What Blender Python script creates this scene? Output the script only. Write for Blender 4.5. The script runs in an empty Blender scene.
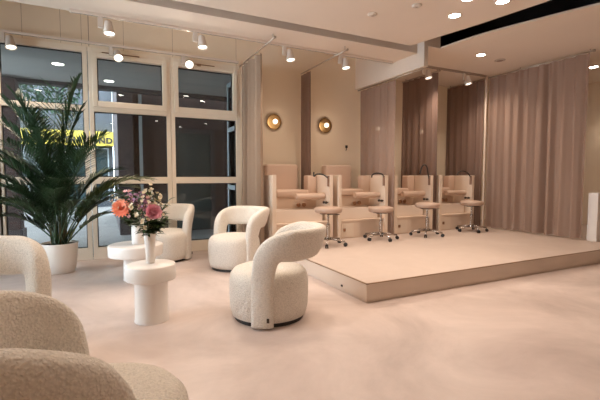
import bpy, bmesh, math, random
from mathutils import Vector, Matrix
random.seed(7)
PI = math.pi
S = bpy.context.scene
C = S.collection

# ------------------------------------------------------------------ materials
def newmat(name):
    m = bpy.data.materials.new(name); m.use_nodes = True
    nt = m.node_tree; b = nt.nodes['Principled BSDF']
    return m, nt, b

def mat(name, col, rough=0.5, metal=0.0, bump=None, var=None, spec=0.5, sheen=0.0):
    """bump=(scale, strength, distance) noise bump; var=(scale, amount) colour mottling in object space"""
    m, nt, b = newmat(name)
    b.inputs['Base Color'].default_value = (*col, 1)
    b.inputs['Roughness'].default_value = rough
    b.inputs['Metallic'].default_value = metal
    b.inputs['Specular IOR Level'].default_value = spec
    b.inputs['Sheen Weight'].default_value = sheen
    tc = nt.nodes.new('ShaderNodeTexCoord')
    if var:
        n = nt.nodes.new('ShaderNodeTexNoise'); n.inputs['Scale'].default_value = var[0]
        n.inputs['Detail'].default_value = 5
        nt.links.new(tc.outputs['Object'], n.inputs['Vector'])
        r = nt.nodes.new('ShaderNodeValToRGB')
        lo = [c*(1-var[1]) for c in col]; hi = [min(1, c*(1+var[1])) for c in col]
        r.color_ramp.elements[0].position = .3; r.color_ramp.elements[1].position = .7
        r.color_ramp.elements[0].color = (*lo, 1); r.color_ramp.elements[1].color = (*hi, 1)
        nt.links.new(n.outputs['Fac'], r.inputs['Fac']); nt.links.new(r.outputs['Color'], b.inputs['Base Color'])
    if bump:
        n = nt.nodes.new('ShaderNodeTexNoise'); n.inputs['Scale'].default_value = bump[0]
        nt.links.new(tc.outputs['Object'], n.inputs['Vector'])
        u = nt.nodes.new('ShaderNodeBump'); u.inputs['Strength'].default_value = bump[1]; u.inputs['Distance'].default_value = bump[2]
        nt.links.new(n.outputs['Fac'], u.inputs['Height']); nt.links.new(u.outputs['Normal'], b.inputs['Normal'])
    return m

def emit(name, col, strength):
    m, nt, b = newmat(name)
    b.inputs['Base Color'].default_value = (*col, 1)
    b.inputs['Emission Color'].default_value = (*col, 1)
    b.inputs['Emission Strength'].default_value = strength
    return m

def boucle_mat(name, col):
    m, nt, b = newmat(name)
    tc = nt.nodes.new('ShaderNodeTexCoord')
    n0 = nt.nodes.new('ShaderNodeTexNoise'); n0.inputs['Scale'].default_value = 60
    mix = nt.nodes.new('ShaderNodeMixRGB'); mix.blend_type = 'ADD'; mix.inputs['Fac'].default_value = .012
    nt.links.new(tc.outputs['Object'], n0.inputs['Vector'])
    nt.links.new(tc.outputs['Object'], mix.inputs['Color1']); nt.links.new(n0.outputs['Color'], mix.inputs['Color2'])
    v = nt.nodes.new('ShaderNodeTexVoronoi'); v.feature = 'SMOOTH_F1'; v.inputs['Scale'].default_value = 125
    nt.links.new(mix.outputs['Color'], v.inputs['Vector'])
    inv = nt.nodes.new('ShaderNodeMath'); inv.operation = 'SUBTRACT'; inv.inputs[0].default_value = 1
    nt.links.new(v.outputs['Distance'], inv.inputs[1])
    u = nt.nodes.new('ShaderNodeBump'); u.inputs['Strength'].default_value = 1.0; u.inputs['Distance'].default_value = .0065
    nt.links.new(inv.outputs[0], u.inputs['Height']); nt.links.new(u.outputs['Normal'], b.inputs['Normal'])
    r = nt.nodes.new('ShaderNodeValToRGB')
    r.color_ramp.elements[0].position = .15; r.color_ramp.elements[1].position = .65
    r.color_ramp.elements[0].color = (*col, 1); r.color_ramp.elements[1].color = (*[c*.80 for c in col], 1)
    nt.links.new(v.outputs['Distance'], r.inputs['Fac']); nt.links.new(r.outputs['Color'], b.inputs['Base Color'])
    b.inputs['Roughness'].default_value = .95; b.inputs['Sheen Weight'].default_value = .15
    b.inputs['Specular IOR Level'].default_value = .15
    return m

def floor_mat(name, c0, c1, rough):
    m, nt, b = newmat(name)
    tc = nt.nodes.new('ShaderNodeTexCoord')
    a = nt.nodes.new('ShaderNodeTexNoise'); a.inputs['Scale'].default_value = 1.1; a.inputs['Detail'].default_value = 8; a.inputs['Roughness'].default_value = .65; a.inputs['Distortion'].default_value = .6
    nt.links.new(tc.outputs['Object'], a.inputs['Vector'])
    r = nt.nodes.new('ShaderNodeValToRGB'); r.color_ramp.elements[0].position = .3; r.color_ramp.elements[1].position = .72
    r.color_ramp.elements[0].color = (*c0, 1); r.color_ramp.elements[1].color = (*c1, 1)
    nt.links.new(a.outputs['Fac'], r.inputs['Fac'])
    nt.links.new(r.outputs['Color'], b.inputs['Base Color'])
    g = nt.nodes.new('ShaderNodeTexNoise'); g.inputs['Scale'].default_value = 6; g.inputs['Detail'].default_value = 6
    nt.links.new(tc.outputs['Object'], g.inputs['Vector'])
    mr = nt.nodes.new('ShaderNodeMapRange'); mr.inputs['To Min'].default_value = rough-.08; mr.inputs['To Max'].default_value = rough+.1
    nt.links.new(g.outputs['Fac'], mr.inputs['Value']); nt.links.new(mr.outputs[0], b.inputs['Roughness'])
    u = nt.nodes.new('ShaderNodeBump'); u.inputs['Strength'].default_value = .12; u.inputs['Distance'].default_value = .004
    nt.links.new(g.outputs['Fac'], u.inputs['Height']); nt.links.new(u.outputs['Normal'], b.inputs['Normal'])
    return m

def brick_mat(name, c1, c2, mortar, scale=1.0):
    m, nt, b = newmat(name)
    tc = nt.nodes.new('ShaderNodeTexCoord'); mp = nt.nodes.new('ShaderNodeMapping'); mp.inputs['Rotation'].default_value = (PI/2, 0, 0)
    br = nt.nodes.new('ShaderNodeTexBrick'); br.inputs['Scale'].default_value = 4*scale
    br.inputs['Color1'].default_value = (*c1, 1); br.inputs['Color2'].default_value = (*c2, 1); br.inputs['Mortar'].default_value = (*mortar, 1)
    nt.links.new(tc.outputs['Object'], mp.inputs['Vector']); nt.links.new(mp.outputs[0], br.inputs['Vector'])
    nt.links.new(br.outputs['Color'], b.inputs['Base Color']); b.inputs['Roughness'].default_value = .85
    return m

def glass_mat(name, tint, ior=1.5):
    m, nt, b = newmat(name); nt.nodes.remove(b)
    out = nt.nodes['Material Output']
    t = nt.nodes.new('ShaderNodeBsdfTransparent'); t.inputs[0].default_value = (*tint, 1)
    g = nt.nodes.new('ShaderNodeBsdfGlossy'); g.inputs['Roughness'].default_value = .0
    f = nt.nodes.new('ShaderNodeFresnel'); f.inputs['IOR'].default_value = ior
    mx = nt.nodes.new('ShaderNodeMixShader')
    nt.links.new(f.outputs[0], mx.inputs[0]); nt.links.new(t.outputs[0], mx.inputs[1]); nt.links.new(g.outputs[0], mx.inputs[2])
    nt.links.new(mx.outputs[0], out.inputs['Surface'])
    return m

def voile_mat(name, col, see=.12, trans=.35):
    m, nt, b = newmat(name)
    out = nt.nodes['Material Output']
    b.inputs['Base Color'].default_value = (*col, 1); b.inputs['Roughness'].default_value = .9; b.inputs['Specular IOR Level'].default_value = .1
    tc = nt.nodes.new('ShaderNodeTexCoord')
    n = nt.nodes.new('ShaderNodeTexNoise'); n.inputs['Scale'].default_value = 260
    nt.links.new(tc.outputs['Object'], n.inputs['Vector'])
    u = nt.nodes.new('ShaderNodeBump'); u.inputs['Strength'].default_value = .15; u.inputs['Distance'].default_value = .002
    nt.links.new(n.outputs['Fac'], u.inputs['Height']); nt.links.new(u.outputs['Normal'], b.inputs['Normal'])
    tl = nt.nodes.new('ShaderNodeBsdfTranslucent'); tl.inputs[0].default_value = (*col, 1)
    m1 = nt.nodes.new('ShaderNodeMixShader'); m1.inputs[0].default_value = trans
    nt.links.new(b.outputs[0], m1.inputs[1]); nt.links.new(tl.outputs[0], m1.inputs[2])
    tp = nt.nodes.new('ShaderNodeBsdfTransparent')
    m2 = nt.nodes.new('ShaderNodeMixShader'); m2.inputs[0].default_value = see
    nt.links.new(m1.outputs[0], m2.inputs[1]); nt.links.new(tp.outputs[0], m2.inputs[2])
    nt.links.new(m2.outputs[0], out.inputs['Surface'])
    return m

M = dict(
    floor=floor_mat('floor_microcement', (.45, .37, .34), (.71, .605, .565), .34),
    platform=floor_mat('platform_microcement', (.49, .40, .35), (.56, .465, .41), .5),
    fascia=mat('platform_fascia', (.62, .52, .44), .45, var=(2, .06)),
    edge=mat('bronze_edge', (.34, .24, .16), .4, .7),
    wall=mat('painted_wall', (.88, .78, .63), .7, bump=(70, .06, .002), var=(1.2, .03)),
    joint=mat('wall_joint', (.42, .34, .26), .8),
    ceil=mat('painted_ceiling', (.80, .71, .62), .75, bump=(60, .05, .002), var=(.8, .03)),
    plenum=mat('black_plenum', (.16, .14, .145), .8),
    frame=mat('window_frame_paint', (.88, .81, .69), .45),
    outframe=mat('grey_door_paint', (.30, .35, .38), .45),
    glass=glass_mat('window_glass', (.92, .95, .96)),
    gasket=mat('black_gasket', (.02, .02, .02), .6),
    white=mat('satin_white', (.78, .755, .73), .4, bump=(25, .05, .003), var=(5, .03)),
    table=mat('white_plaster', (.76, .735, .71), .42, bump=(18, .14, .004), var=(6, .03)),
    pot=mat('pot_white', (.84, .80, .75), .45),
    soil=mat('soil', (.035, .025, .018), .95, bump=(60, .8, .02)),
    boucle=boucle_mat('cream_boucle', (.79, .745, .68)),
    black=mat('black_plastic', (.012, .011, .011), .45),
    tag=mat('dark_tag', (.05, .035, .025), .7),
    voile_shaded=voile_mat('shaded_taupe_voile', (.25, .17, .14), .06, .12),  # darker curtain cloth: shade on the far station curtains put into its colour
    voile_warm=voile_mat('warm_voile', (.385, .275, .225), .09, .18),
    voile_left=voile_mat('grey_taupe_voile', (.36, .27, .205), .03, .12),
    chrome=mat('chrome', (.50, .46, .43), .22, 1.0),
    brass=mat('brushed_brass', (.40, .25, .11), .28, 1.0, bump=(120, .1, .001)),
    copper=mat('copper', (.42, .25, .16), .3, 1.0),
    station=mat('station_laminate', (.74, .60, .49), .38, var=(3, .03)),
    panel=mat('station_panel', (.76, .64, .53), .4, var=(3, .03)),
    leather=mat('blush_leatherette', (.64, .485, .39), .42, bump=(140, .12, .002)),
    brownpad=mat('brown_bracket', (.25, .15, .10), .5),
    basin=mat('basin_ceramic', (.80, .70, .62), .2),
    seat=mat('stool_leatherette', (.46, .335, .265), .45, bump=(140, .1, .002)),
    lampwhite=mat('lamp_white', (.70, .64, .58), .4),
    rail=mat('rail_metal', (.48, .42, .36), .35, .7),
    railw=mat('track_white', (.76, .68, .61), .4),
    led=emit('led_disc', (1, .90, .78), 90),
    lens=emit('spot_lens', (1, .90, .76), 9),
    canopyled=emit('canopy_led', (1, .95, .85), 14),
    globe=emit('opal_globe', (1, .84, .62), 4),
    ringgrey=mat('vent_grey', (.50, .42, .36), .6),
    leaf=mat('palm_leaf', (.026, .062, .026), .45, var=(4, .35)),
    leaf2=mat('palm_leaf_yellow', (.10, .12, .035), .45, var=(4, .3)),
    cane=mat('palm_cane', (.07, .07, .03), .6, var=(8, .3)),
    stem=mat('flower_stem', (.06, .12, .035), .5),
    sprig=mat('sprig_leaf', (.05, .085, .03), .5, var=(9, .3)),
    pink=mat('peony_pink', (.82, .45, .54), .6, var=(20, .15)),
    palepink=mat('pale_pink', (.80, .50, .52), .6),
    coral=mat('coral_petal', (.88, .33, .21), .6, var=(20, .12)),
    cream=mat('cream_petal', (.82, .74, .58), .6),
    mauve=mat('mauve_petal', (.36, .19, .30), .6),
    pavement=mat('pavement', (.125, .128, .128), .75, var=(2.2, .14)),
    soffit=mat('canopy_soffit', (.34, .35, .34), .8, var=(1, .05)),
    beam=mat('canopy_beam', (.03, .03, .035), .7),
    brick=brick_mat('dark_brick', (.055, .028, .025), (.035, .022, .022), (.05, .045, .045)),
    brickgrey=brick_mat('grey_brick', (.075, .06, .065), (.055, .045, .05), (.06, .055, .06)),
    facade=mat('facade_slate', (.05, .06, .075), .7, var=(3, .2)),
    darkglass=mat('shop_window', (.03, .05, .055), .08),
    yellow=mat('sign_yellow', (.60, .47, .07), .5),
    letter=mat('sign_letter', (.02, .02, .02), .5),
    stripe=mat('awning_stripe_dark', (.05, .07, .05), .6),
    extwhite=mat('exterior_white', (.62, .66, .70), .6),
    tree=mat('tree_leaf', (.025, .07, .035), .6, var=(3, .4)),
    bark=mat('bark', (.05, .04, .03), .9),
)

# ------------------------------------------------------------------ helpers
def link(o, parent=None):
    C.objects.link(o)
    if parent: o.parent = parent
    return o

def tag(o, label=None, cat=None, group=None, kind=None):
    if label: o['label'] = label
    if cat: o['category'] = cat
    if group: o['group'] = group
    if kind: o['kind'] = kind
    return o

def thing(name, label, cat, loc=(0, 0, 0), rotz=0, group=None, kind=None):
    o = bpy.data.objects.new(name, None); link(o)
    o.empty_display_size = .1
    o.location = loc; o.rotation_euler = (0, 0, rotz)
    return tag(o, label, cat, group, kind)

def obj(name, bm, m, parent=None, smooth=False, angle=None):
    me = bpy.data.meshes.new(name)
    bmesh.ops.recalc_face_normals(bm, faces=bm.faces)
    bm.to_mesh(me); bm.free()
    me.materials.append(M[m] if isinstance(m, str) else m)
    if smooth or angle:
        for p in me.polygons: p.use_smooth = True
    if angle:
        me.set_sharp_from_angle(angle=math.radians(angle))
    return link(bpy.data.objects.new(name, me), parent)

def struct(name, bm, m, parent=None, **k):
    o = obj(name, bm, m, parent, **k)
    if not parent: o['kind'] = 'structure'
    return o

def dup(root, loc, rotz=0, label=None, group=None):
    r = root.copy(); C.objects.link(r); r.location = loc; r.rotation_euler = (0, 0, rotz)
    if label: r['label'] = label
    if group: r['group'] = group
    for ch in list(root.children):
        c = ch.copy(); C.objects.link(c); c.parent = r
        for g in ch.children:
            d = g.copy(); C.objects.link(d); d.parent = c
    return r

def BM(): return bmesh.new()

def box(bm, x0, x1, y0, y1, z0, z1, bev=0.0, seg=2, mtx=None):
    t = bmesh.new()
    bmesh.ops.create_cube(t, size=1)
    for v in t.verts:
        v.co = Vector(((x0+x1)/2+v.co.x*(x1-x0), (y0+y1)/2+v.co.y*(y1-y0), (z0+z1)/2+v.co.z*(z1-z0)))
    if bev: bmesh.ops.bevel(t, geom=t.edges[:], offset=bev, segments=seg, profile=.5, affect='EDGES')
    merge(bm, t, mtx); return bm

def merge(bm, t, mtx=None):
    if mtx is not None: bmesh.ops.transform(t, matrix=mtx, verts=t.verts[:])
    vm = [bm.verts.new(v.co) for v in t.verts]
    t.verts.index_update()
    for f in t.faces:
        try: bm.faces.new([vm[v.index] for v in f.verts])
        except ValueError: pass
    t.free()

def lathe(bm, prof, n=48, mtx=None, caps=True):
    """prof: list of (r,z)"""
    t = bmesh.new(); rings = []
    for r, z in prof:
        rings.append([t.verts.new((r*math.cos(2*PI*i/n), r*math.sin(2*PI*i/n), z)) for i in range(n)])
    for a, b in zip(rings, rings[1:]):
        for i in range(n): t.faces.new((a[i], a[(i+1) % n], b[(i+1) % n], b[i]))
    if caps:
        t.faces.new(rings[0][::-1]); t.faces.new(rings[-1])
    merge(bm, t, mtx); return bm

def tube(bm, pts, r, n=8, r1=None, mtx=None):
    pts = [Vector(p) for p in pts]; t = bmesh.new(); rings = []
    up = Vector((0, 0, 1)); prev = None
    for i, p in enumerate(pts):
        d = (pts[min(i+1, len(pts)-1)]-pts[max(i-1, 0)]).normalized()
        if prev is None:
            a = d.cross(up if abs(d.z) < .9 else Vector((1, 0, 0))).normalized()
        else:
            a = (prev-d*prev.dot(d)).normalized()
        prev = a; b = d.cross(a)
        rr = r if r1 is None else r+(r1-r)*i/(len(pts)-1)
        rings.append([t.verts.new(p+rr*(a*math.cos(2*PI*k/n)+b*math.sin(2*PI*k/n))) for k in range(n)])
    for a, b in zip(rings, rings[1:]):
        for k in range(n): t.faces.new((a[k], a[(k+1) % n], b[(k+1) % n], b[k]))
    t.faces.new(rings[0][::-1]); t.faces.new(rings[-1])
    merge(bm, t, mtx); return bm

def prism(bm, poly, z0, z1):
    a = [bm.verts.new((x, y, z0)) for x, y in poly]; b = [bm.verts.new((x, y, z1)) for x, y in poly]
    n = len(poly)
    for i in range(n): bm.faces.new((a[i], a[(i+1) % n], b[(i+1) % n], b[i]))
    bm.faces.new(a[::-1]); bm.faces.new(b); return bm

def smoothpath(pts, n):
    """Catmull-Rom through pts (tuples), n samples per span"""
    P = [Vector(p) for p in pts]; P = [P[0]*2-P[1]]+P+[P[-1]*2-P[-2]]; out = []
    for i in range(1, len(P)-2):
        for k in range(n):
            t = k/n; a, b, c, d = P[i-1:i+3]
            out.append(.5*((2*b)+(c-a)*t+(2*a-5*b+4*c-d)*t*t+(3*b-a-3*c+d)*t**3))
    out.append(P[-2]); return out

def aim(d):
    """matrix taking local -Z to direction d"""
    return Vector(d).to_track_quat('-Z', 'Y').to_matrix().to_4x4()

# ------------------------------------------------------------------ camera
F = 392.0
cam = bpy.data.cameras.new('camera'); cam.sensor_width = 36; cam.lens = F/600*36; cam.clip_start = .05
co = link(bpy.data.objects.new('camera', cam))
co.location = (0, 0, 1.2)
co.rotation_euler = (PI/2-math.atan(23/F), 0, -math.radians(26.2))
S.camera = co

# ------------------------------------------------------------------ room shell
WY = 6.4                      # inner face of the window wall
XL, XR, YB = -2.75, 9.2, -3.0
struct('floor', box(BM(), XL-.15, XR+.15, YB-.15, WY+.2, -.12, 0), 'floor')

b = BM()
box(b, XL-.15, -2.35, WY, WY+.2, 0, 3.9)
box(b, -2.35, 2.03, WY, WY+.2, 3.035, 3.9)
box(b, 2.03, XR+.15, WY, WY+.2, 0, 3.9)
wb = struct('wall_back', b, 'wall')
for x in (-.96, -.52, -.27, -.18, .27, .96, 1.97):
    wdt = .010 if x == -.18 else .005
    struct('panel_joint', box(BM(), x-wdt/2, x+wdt/2, WY-.0015, WY+.004, 3.045, 3.85), 'joint', wb)
b = BM(); box(b, XL-.15, XL, YB, 2.4, 0, 3.9); box(b, XL-.15, XL, 5.8, WY, 0, 3.9); box(b, XL-.15, XL, 2.4, 5.8, 0, .17); box(b, XL-.15, XL, 2.4, 5.8, 2.95, 3.9)
struct('wall_left', b, 'wall')
w5 = thing('window_5', None, None, (XL-.09, 4.1, 0)); w5['kind'] = 'structure'
b = BM()
for yy in (-1.7, -.6, .54, 1.64): box(b, -.05, .05, yy, yy+.06, .17, 2.95, .004)
for zz in (.17, 1.12, 2.14, 2.89): box(b, -.045, .045, -1.64, 1.64, zz, zz+.06, .004)
obj('window_frame', b, 'frame', w5)
b = BM(); box(b, -.004, .004, -1.64, 1.64, .2, 2.9); obj('window_glass', b, 'glass', w5)
struct('wall_right', box(BM(), XR, XR+.15, YB, WY, 0, 3.9), 'wall')
struct('wall_front', box(BM(), XL-.15, XR+.15, YB-.15, YB, 0, 3.9), 'wall')

# floating ceiling panel, groove, soffit beam, bulkhead and the right-hand ceiling
struct('ceiling', prism(BM(), [(XL, YB), (5.25, YB), (4.62, .6), (4.33, 2.75), (4.215, 3.49), (4.0, 4.5), (XL, 4.5)], 3.1, 3.2), 'ceil')
struct('ceiling_soffit', box(BM(), XL, 4.33, 4.72, 5.3, 3.1, 3.6), 'ceil')
struct('ceiling_alcove', box(BM(), XL, 4.33, 5.3, WY, 3.75, 3.88), 'ceil')
struct('ceiling_bulkhead', box(box(BM(), 4.33, 4.41, 4.57, WY, 2.87, 3.88), 4.41, 4.66, 4.575, 4.64, 3.196, 3.88), 'ceil')
curve = smoothpath([(4.66, 4.57, 0), (4.70, 4.1, 0), (4.80, 3.6, 0), (5.12, 2.6, 0), (5.85, .6, 0), (7.0, YB, 0)], 5)
struct('ceiling_right', prism(BM(), [(p.x, p.y) for p in curve]+[(XR, YB), (XR, WY), (4.41, WY), (4.41, 4.57)], 3.17, 3.195), 'ceil')
struct('ceiling_slab', box(BM(), XL-.15, XR+.15, YB-.15, WY+.2, 3.9, 4.05), 'plenum')

# raised platform
PZ = .19
PX, PY = 2.18, 3.0
p = struct('platform', box(BM(), PX, XR, PY, WY, .03, PZ), 'fascia')
struct('platform_top', box(BM(), PX+.004, XR, PY+.004, WY, PZ-.004, PZ+.001), 'platform', p)
b = BM(); box(b, PX-.004, XR, PY-.004, PY+.012, PZ-.006, PZ+.002); box(b, PX-.004, PX+.012, PY-.004, WY, PZ-.006, PZ+.002)
struct('platform_edge_trim', b, 'edge', p)
struct('platform_plinth', box(BM(), PX+.012, XR, PY+.012, WY, 0, .03), 'fascia', p)
struct('platform_socket', box(BM(), PX-.006, PX, PY+.42, PY+.45, .055, .075), 'black', p)

# low partition on the platform beyond the right-hand curtain
struct('partition', box(BM(), 6.82, XR, 3.40, 3.54, PZ, .95, .004), 'white')

# ------------------------------------------------------------------ windows: three visible bays and one beyond the frame
def bay(n, x0, x1, sash, lmull, handle):
    """x0..x1 daylight between mullion faces"""
    w = thing('window_%d' % n, None, None, (0, 0, 0)); w['kind'] = 'structure'
    b = BM(); y0, y1 = WY+.02, WY+.12
    box(b, x0-.06, x0, y0-.02, y1, 0, 3.035, .004); box(b, x1, x1+.06, y0-.02, y1, 0, 3.035, .004)
    box(b, x0, x1, y0-.02, y1, 0, .17, .004); box(b, x0, x1, y0-.02, y1, 2.96, 3.035, .004)
    box(b, x0, x1, y0-.025, y1, 1.10, 1.20, .004); box(b, x0, x1, y0-.02, y1, 2.14, 2.215, .004)
    obj('window_frame', b, 'frame', w)
    spans = [(.17, 1.10), (1.20, 2.14), (2.215, 2.96)]
    for i, (a, c) in enumerate(spans):
        gx0, gx1, ga, gc = x0, x1, a, c
        if i == 2 and sash:
            s = .055; b = BM()
            box(b, x0-.01, x0+s, y0-.045, y1-.03, a-.01, c+.01, .006); box(b, x1-s, x1+.01, y0-.045, y1-.03, a-.01, c+.01, .006)
            box(b, x0+s, x1-s, y0-.045, y1-.03, a-.01, a+s+.02, .006); box(b, x0+s, x1-s, y0-.045, y1-.03, c-s, c+.01, .006)
            o = obj('sash', b, 'frame', w)
            gx0, gx1, ga, gc = x0+s, x1-s, a+s+.02, c-s
            bb = BM(); box(bb, x0+.12, x0+.62, y0-.062, y0-.045, c+.008, c+.02, .003); box(bb, x0+.34, x0+.40, y0-.072, y0-.045, c-.012, c+.02, .003)
            obj('opener', bb, 'edge', w)
        g = BM(); box(g, gx0, gx1, y0+.045, y0+.051, ga, gc)
        obj('window_glass', g, 'glass', w)
        k = BM(); t = .012
        box(k, gx0, gx1, y0+.03, y0+.058, ga, ga+t); box(k, gx0, gx1, y0+.03, y0+.058, gc-t, gc)
        box(k, gx0, gx0+t, y0+.03, y0+.058, ga+t, gc-t); box(k, gx1-t, gx1, y0+.03, y0+.058, ga+t, gc-t)
        obj('gasket', k, 'gasket', w)
    return w
bay(1, -2.29, -1.31, False, True, False)
bay(2, -1.225, -.27, False, True, True)
bay(3, -.14, .855, True, True, True)
bay(4, .98, 1.965, True, True, False)

# ------------------------------------------------------------------ lights
def disk_light(name, loc, power, size=.12, col=(1, .76, .55), spread=150, d=(0, 0, -1), parent=None):
    L = bpy.data.lights.new(name, 'AREA'); L.shape = 'DISK'; L.size = size; L.energy = power; L.color = col; L.spread = math.radians(spread)
    o = link(bpy.data.objects.new(name, L)); o.location = loc; o.rotation_euler = Vector(d).to_track_quat('-Z', 'Y').to_euler()
    if parent: o.parent = parent
    return o

WARM = (1.0, .80, .63)
def downlight_proto():
    t = thing('ceiling_downlight', 'x', 'ceiling light', (0, 0, 0), 0, 'recessed downlights')
    b = BM(); lathe(b, [(.062, -.001), (.078, -.005), (.080, 0.004), (.062, .004)], 32, caps=False); obj('trim_ring', b, 'lampwhite', t, smooth=True)
    b = BM(); lathe(b, [(.0615, -.002), (.060, 0.002)], 32); obj('lamp_disc', b, 'led', t)
    return t
dl0 = None
def downlight(x, y, z, label, power, spread=125):
    global dl0
    if dl0 is None:
        dl0 = downlight_proto(); dl0.location = (x, y, z); dl0['label'] = label
    else:
        dup(dl0, (x, y, z), 0, label)
    disk_light('downlight_lamp', (x, y, z-.008), power, .11, WARM, spread)
Z1, Z2 = 3.099, 3.169
PW = 23
downlight(3.73, 3.45, Z1, 'round ceiling downlight on the flat ceiling nearest the dark ceiling slot corner', PW)
downlight(3.50, 3.06, Z1, 'round ceiling downlight cut by the top edge of the picture, left one of the pair', PW)
downlight(3.90, 2.95, Z1, 'round ceiling downlight at the top edge of the picture, right one of the pair', PW)
downlight(5.48, 4.51, Z2, 'round ceiling downlight below the dark slot, left of the small round vent', PW*.8)
downlight(7.89, 4.10, Z2, 'round ceiling downlight beyond the long right curtain, at the right picture edge', PW*.8)
for i, (x, y) in enumerate([(-1.30, 2.6), (.345, 2.83), (1.72, 3.36), (2.19, 2.93), (-.9, .8), (.6, .8), (1.9, .9), (3.4, .9), (-.6, -1.3), (1.55, -1.3), (3.2, -1.2), (2.55, -2.5), (.2, -2.6)]):
    downlight(x, y, Z1, 'round ceiling downlight of the unseen near ceiling, seen only mirrored in the window panes', PW*(.75 if y > 2 else .08))
downlight(6.9, .9, Z2, 'round ceiling downlight of the unseen near ceiling, seen only mirrored in the window panes', PW*.15)

def ring(x, y, label, name='smoke_detector', cat='smoke detector', r=.055):
    t = thing(name, label, cat, (x, y, Z1))
    b = BM(); lathe(b, [(r, .0), (r, -.008), (r*.8, -.018), (r*.3, -.02)], 28); obj('housing', b, 'lampwhite', t, smooth=True)
    b = BM(); lathe(b, [(r*.25, -.02), (r*.22, -.026)], 20); obj('sensor', b, 'ringgrey', t)
ring(2.83, 3.84, 'small round white ceiling sensor left of the other one, nearer the tracks')
ring(3.13, 3.43, 'small round white ceiling sensor nearest the top edge and the downlights')
t = thing('air_vent', 'small dark round ceiling vent between the downlight and the long curtain', 'vent', (6.0, 4.557, Z2))
b = BM(); lathe(b, [(.085, 0), (.085, -.008), (.06, -.014)], 28); obj('vent_rim', b, 'ringgrey', t, smooth=True)
b = BM(); lathe(b, [(.05, -.014), (.045, -.017)], 28); obj('vent_disc', b, 'brownpad', t)

# black duct in the open slot
t = thing('ventilation_duct', 'black round air duct running inside the dark open ceiling slot', 'duct', (0, 0, 0))
dp = [(4.62, 4.3, 3.52), (4.72, 3.3, 3.50), (5.0, 2.2, 3.48), (5.6, .6, 3.46), (6.3, -1.5, 3.46)]
b = BM(); tube(b, smoothpath(dp, 4), .14, 20); obj('duct_pipe', b, mat('black_duct', (.26, .24, .25), .4), t, smooth=True)
for i, (x, y, z) in enumerate([(4.68, 3.7, 3.5), (4.87, 2.6, 3.49), (5.35, 1.2, 3.46)]):
    b = BM(); tube(b, [(x, y, z-.16), (x, y, 3.9)], .008, 6); lathe(b, [(.150, -.02), (.150, .02)], 20, Matrix.Translation((x, y, z)) @ Matrix.Rotation(PI/2, 4, 'X')); obj('hanger', b, 'rail', t)

# ------------------------------------------------------------------ track lights
def track(name_label, x0, x1, y, z, m='railw'):
    t = thing('lighting_track', name_label, 'light track', ((x0+x1)/2, y, z))
    h = (x1-x0)/2
    b = BM(); box(b, -h, h, -.018, .018, -.034, 0, .003); obj('rail', b, m, t)
    b = BM(); box(b, -h+.01, h-.01, -.003, .003, -.0355, -.0335); obj('slot', b, 'gasket', t)
    return t
track('long white lighting track along the soffit edge above the window seats', -.33, 4.28, 5.24, 3.1)
track('white lighting track mounted low along the top of the windows', -2.3, 1.98, 6.3, 3.085)
track('dark lighting track above the two right-hand pedicure stations', 4.44, 6.70, 5.35, 3.17, 'rail')

sp0 = {}
def spot(x, y, z, d, label, power, group, face=False):
    """adapter block hanging from track at (x,y,z); head pointing along d"""
    t = thing('track_spotlight', label, 'spotlight', (x, y, z), 0, group)
    b = BM(); box(b, -.028, .028, -.016, .016, -.125, 0, .003); obj('adapter', b, 'lampwhite', t)
    b = BM(); tube(b, [(.02, 0, -.10), (.055, 0, -.11)], .011, 8); obj('swivel', b, 'lampwhite', t)
    R = Matrix.Translation((.085, -.005, -.10)) @ aim(d) @ Matrix.Diagonal((1.12, 1.12, 1.12, 1))
    b = BM(); lathe(b, [(.030, .06), (.038, .05), (.046, -.02), (.058, -.075), (.058, -.085), (.052, -.085), (.048, -.066)], 28, R, caps=False); lathe(b, [(.0005, .061), (.030, .06)], 28, R, caps=False)
    obj('lamp_head', b, 'lampwhite', t, smooth=True)
    b = BM(); lathe(b, [(.048, -.070), (.047, -.066)], 28, R); obj('lamp_lens', b, 'lens', t)
    dd = Vector(d).normalized(); q = Vector((x+.085, y-.005, z-.10))+dd*.10
    L = bpy.data.lights.new('spot_lamp', 'SPOT'); L.energy = power; L.color = WARM; L.spot_size = math.radians(150); L.spot_blend = 1.0; L.shadow_soft_size = .05
    o = link(bpy.data.objects.new('spot_lamp', L)); o.location = q; o.rotation_euler = dd.to_track_quat('-Z', 'Y').to_euler()
g1 = 'spotlights on the long soffit track'
SP = 140
spot(-.02, 5.24, 3.066, (.05, -.22, -1), 'white spotlight on the soffit track above the window, leftmost of its four', SP, g1)
spot(1.07, 5.24, 3.066, (.05, -.22, -1), 'white spotlight on the soffit track, second from the left, left of the first curtain rail', SP, g1)
spot(2.33, 5.24, 3.066, (.05, -.22, -1), 'white spotlight on the soffit track between the two short curtain rails', SP, g1)
spot(3.27, 5.24, 3.066, (.05, -.22, -1), 'white spotlight on the soffit track nearest the bulkhead corner', SP, g1)
g2 = 'spotlights on the window track'
spot(-1.16, 6.3, 3.051, (.15, -.3, -1), 'white spotlight on the window track at the left picture edge', SP, g2)
spot(.10, 6.3, 3.051, (.1, -.75, -.8), 'white spotlight on the window track above the middle window bay, lens facing the room', SP, g2)
spot(1.10, 6.3, 3.051, (-.1, -.95, -.45), 'white glaring spotlight on the window track above the right window bay', SP, g2)
g3 = 'spotlights on the right-hand track'
spot(5.07, 5.35, 3.136, (.05, -.22, -1), 'white spotlight on the dark right-hand track, left of two', SP, g3)
spot(6.07, 5.35, 3.136, (.05, -.22, -1), 'white spotlight on the dark right-hand track beside the long curtain, right of two', SP, g3)

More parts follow.
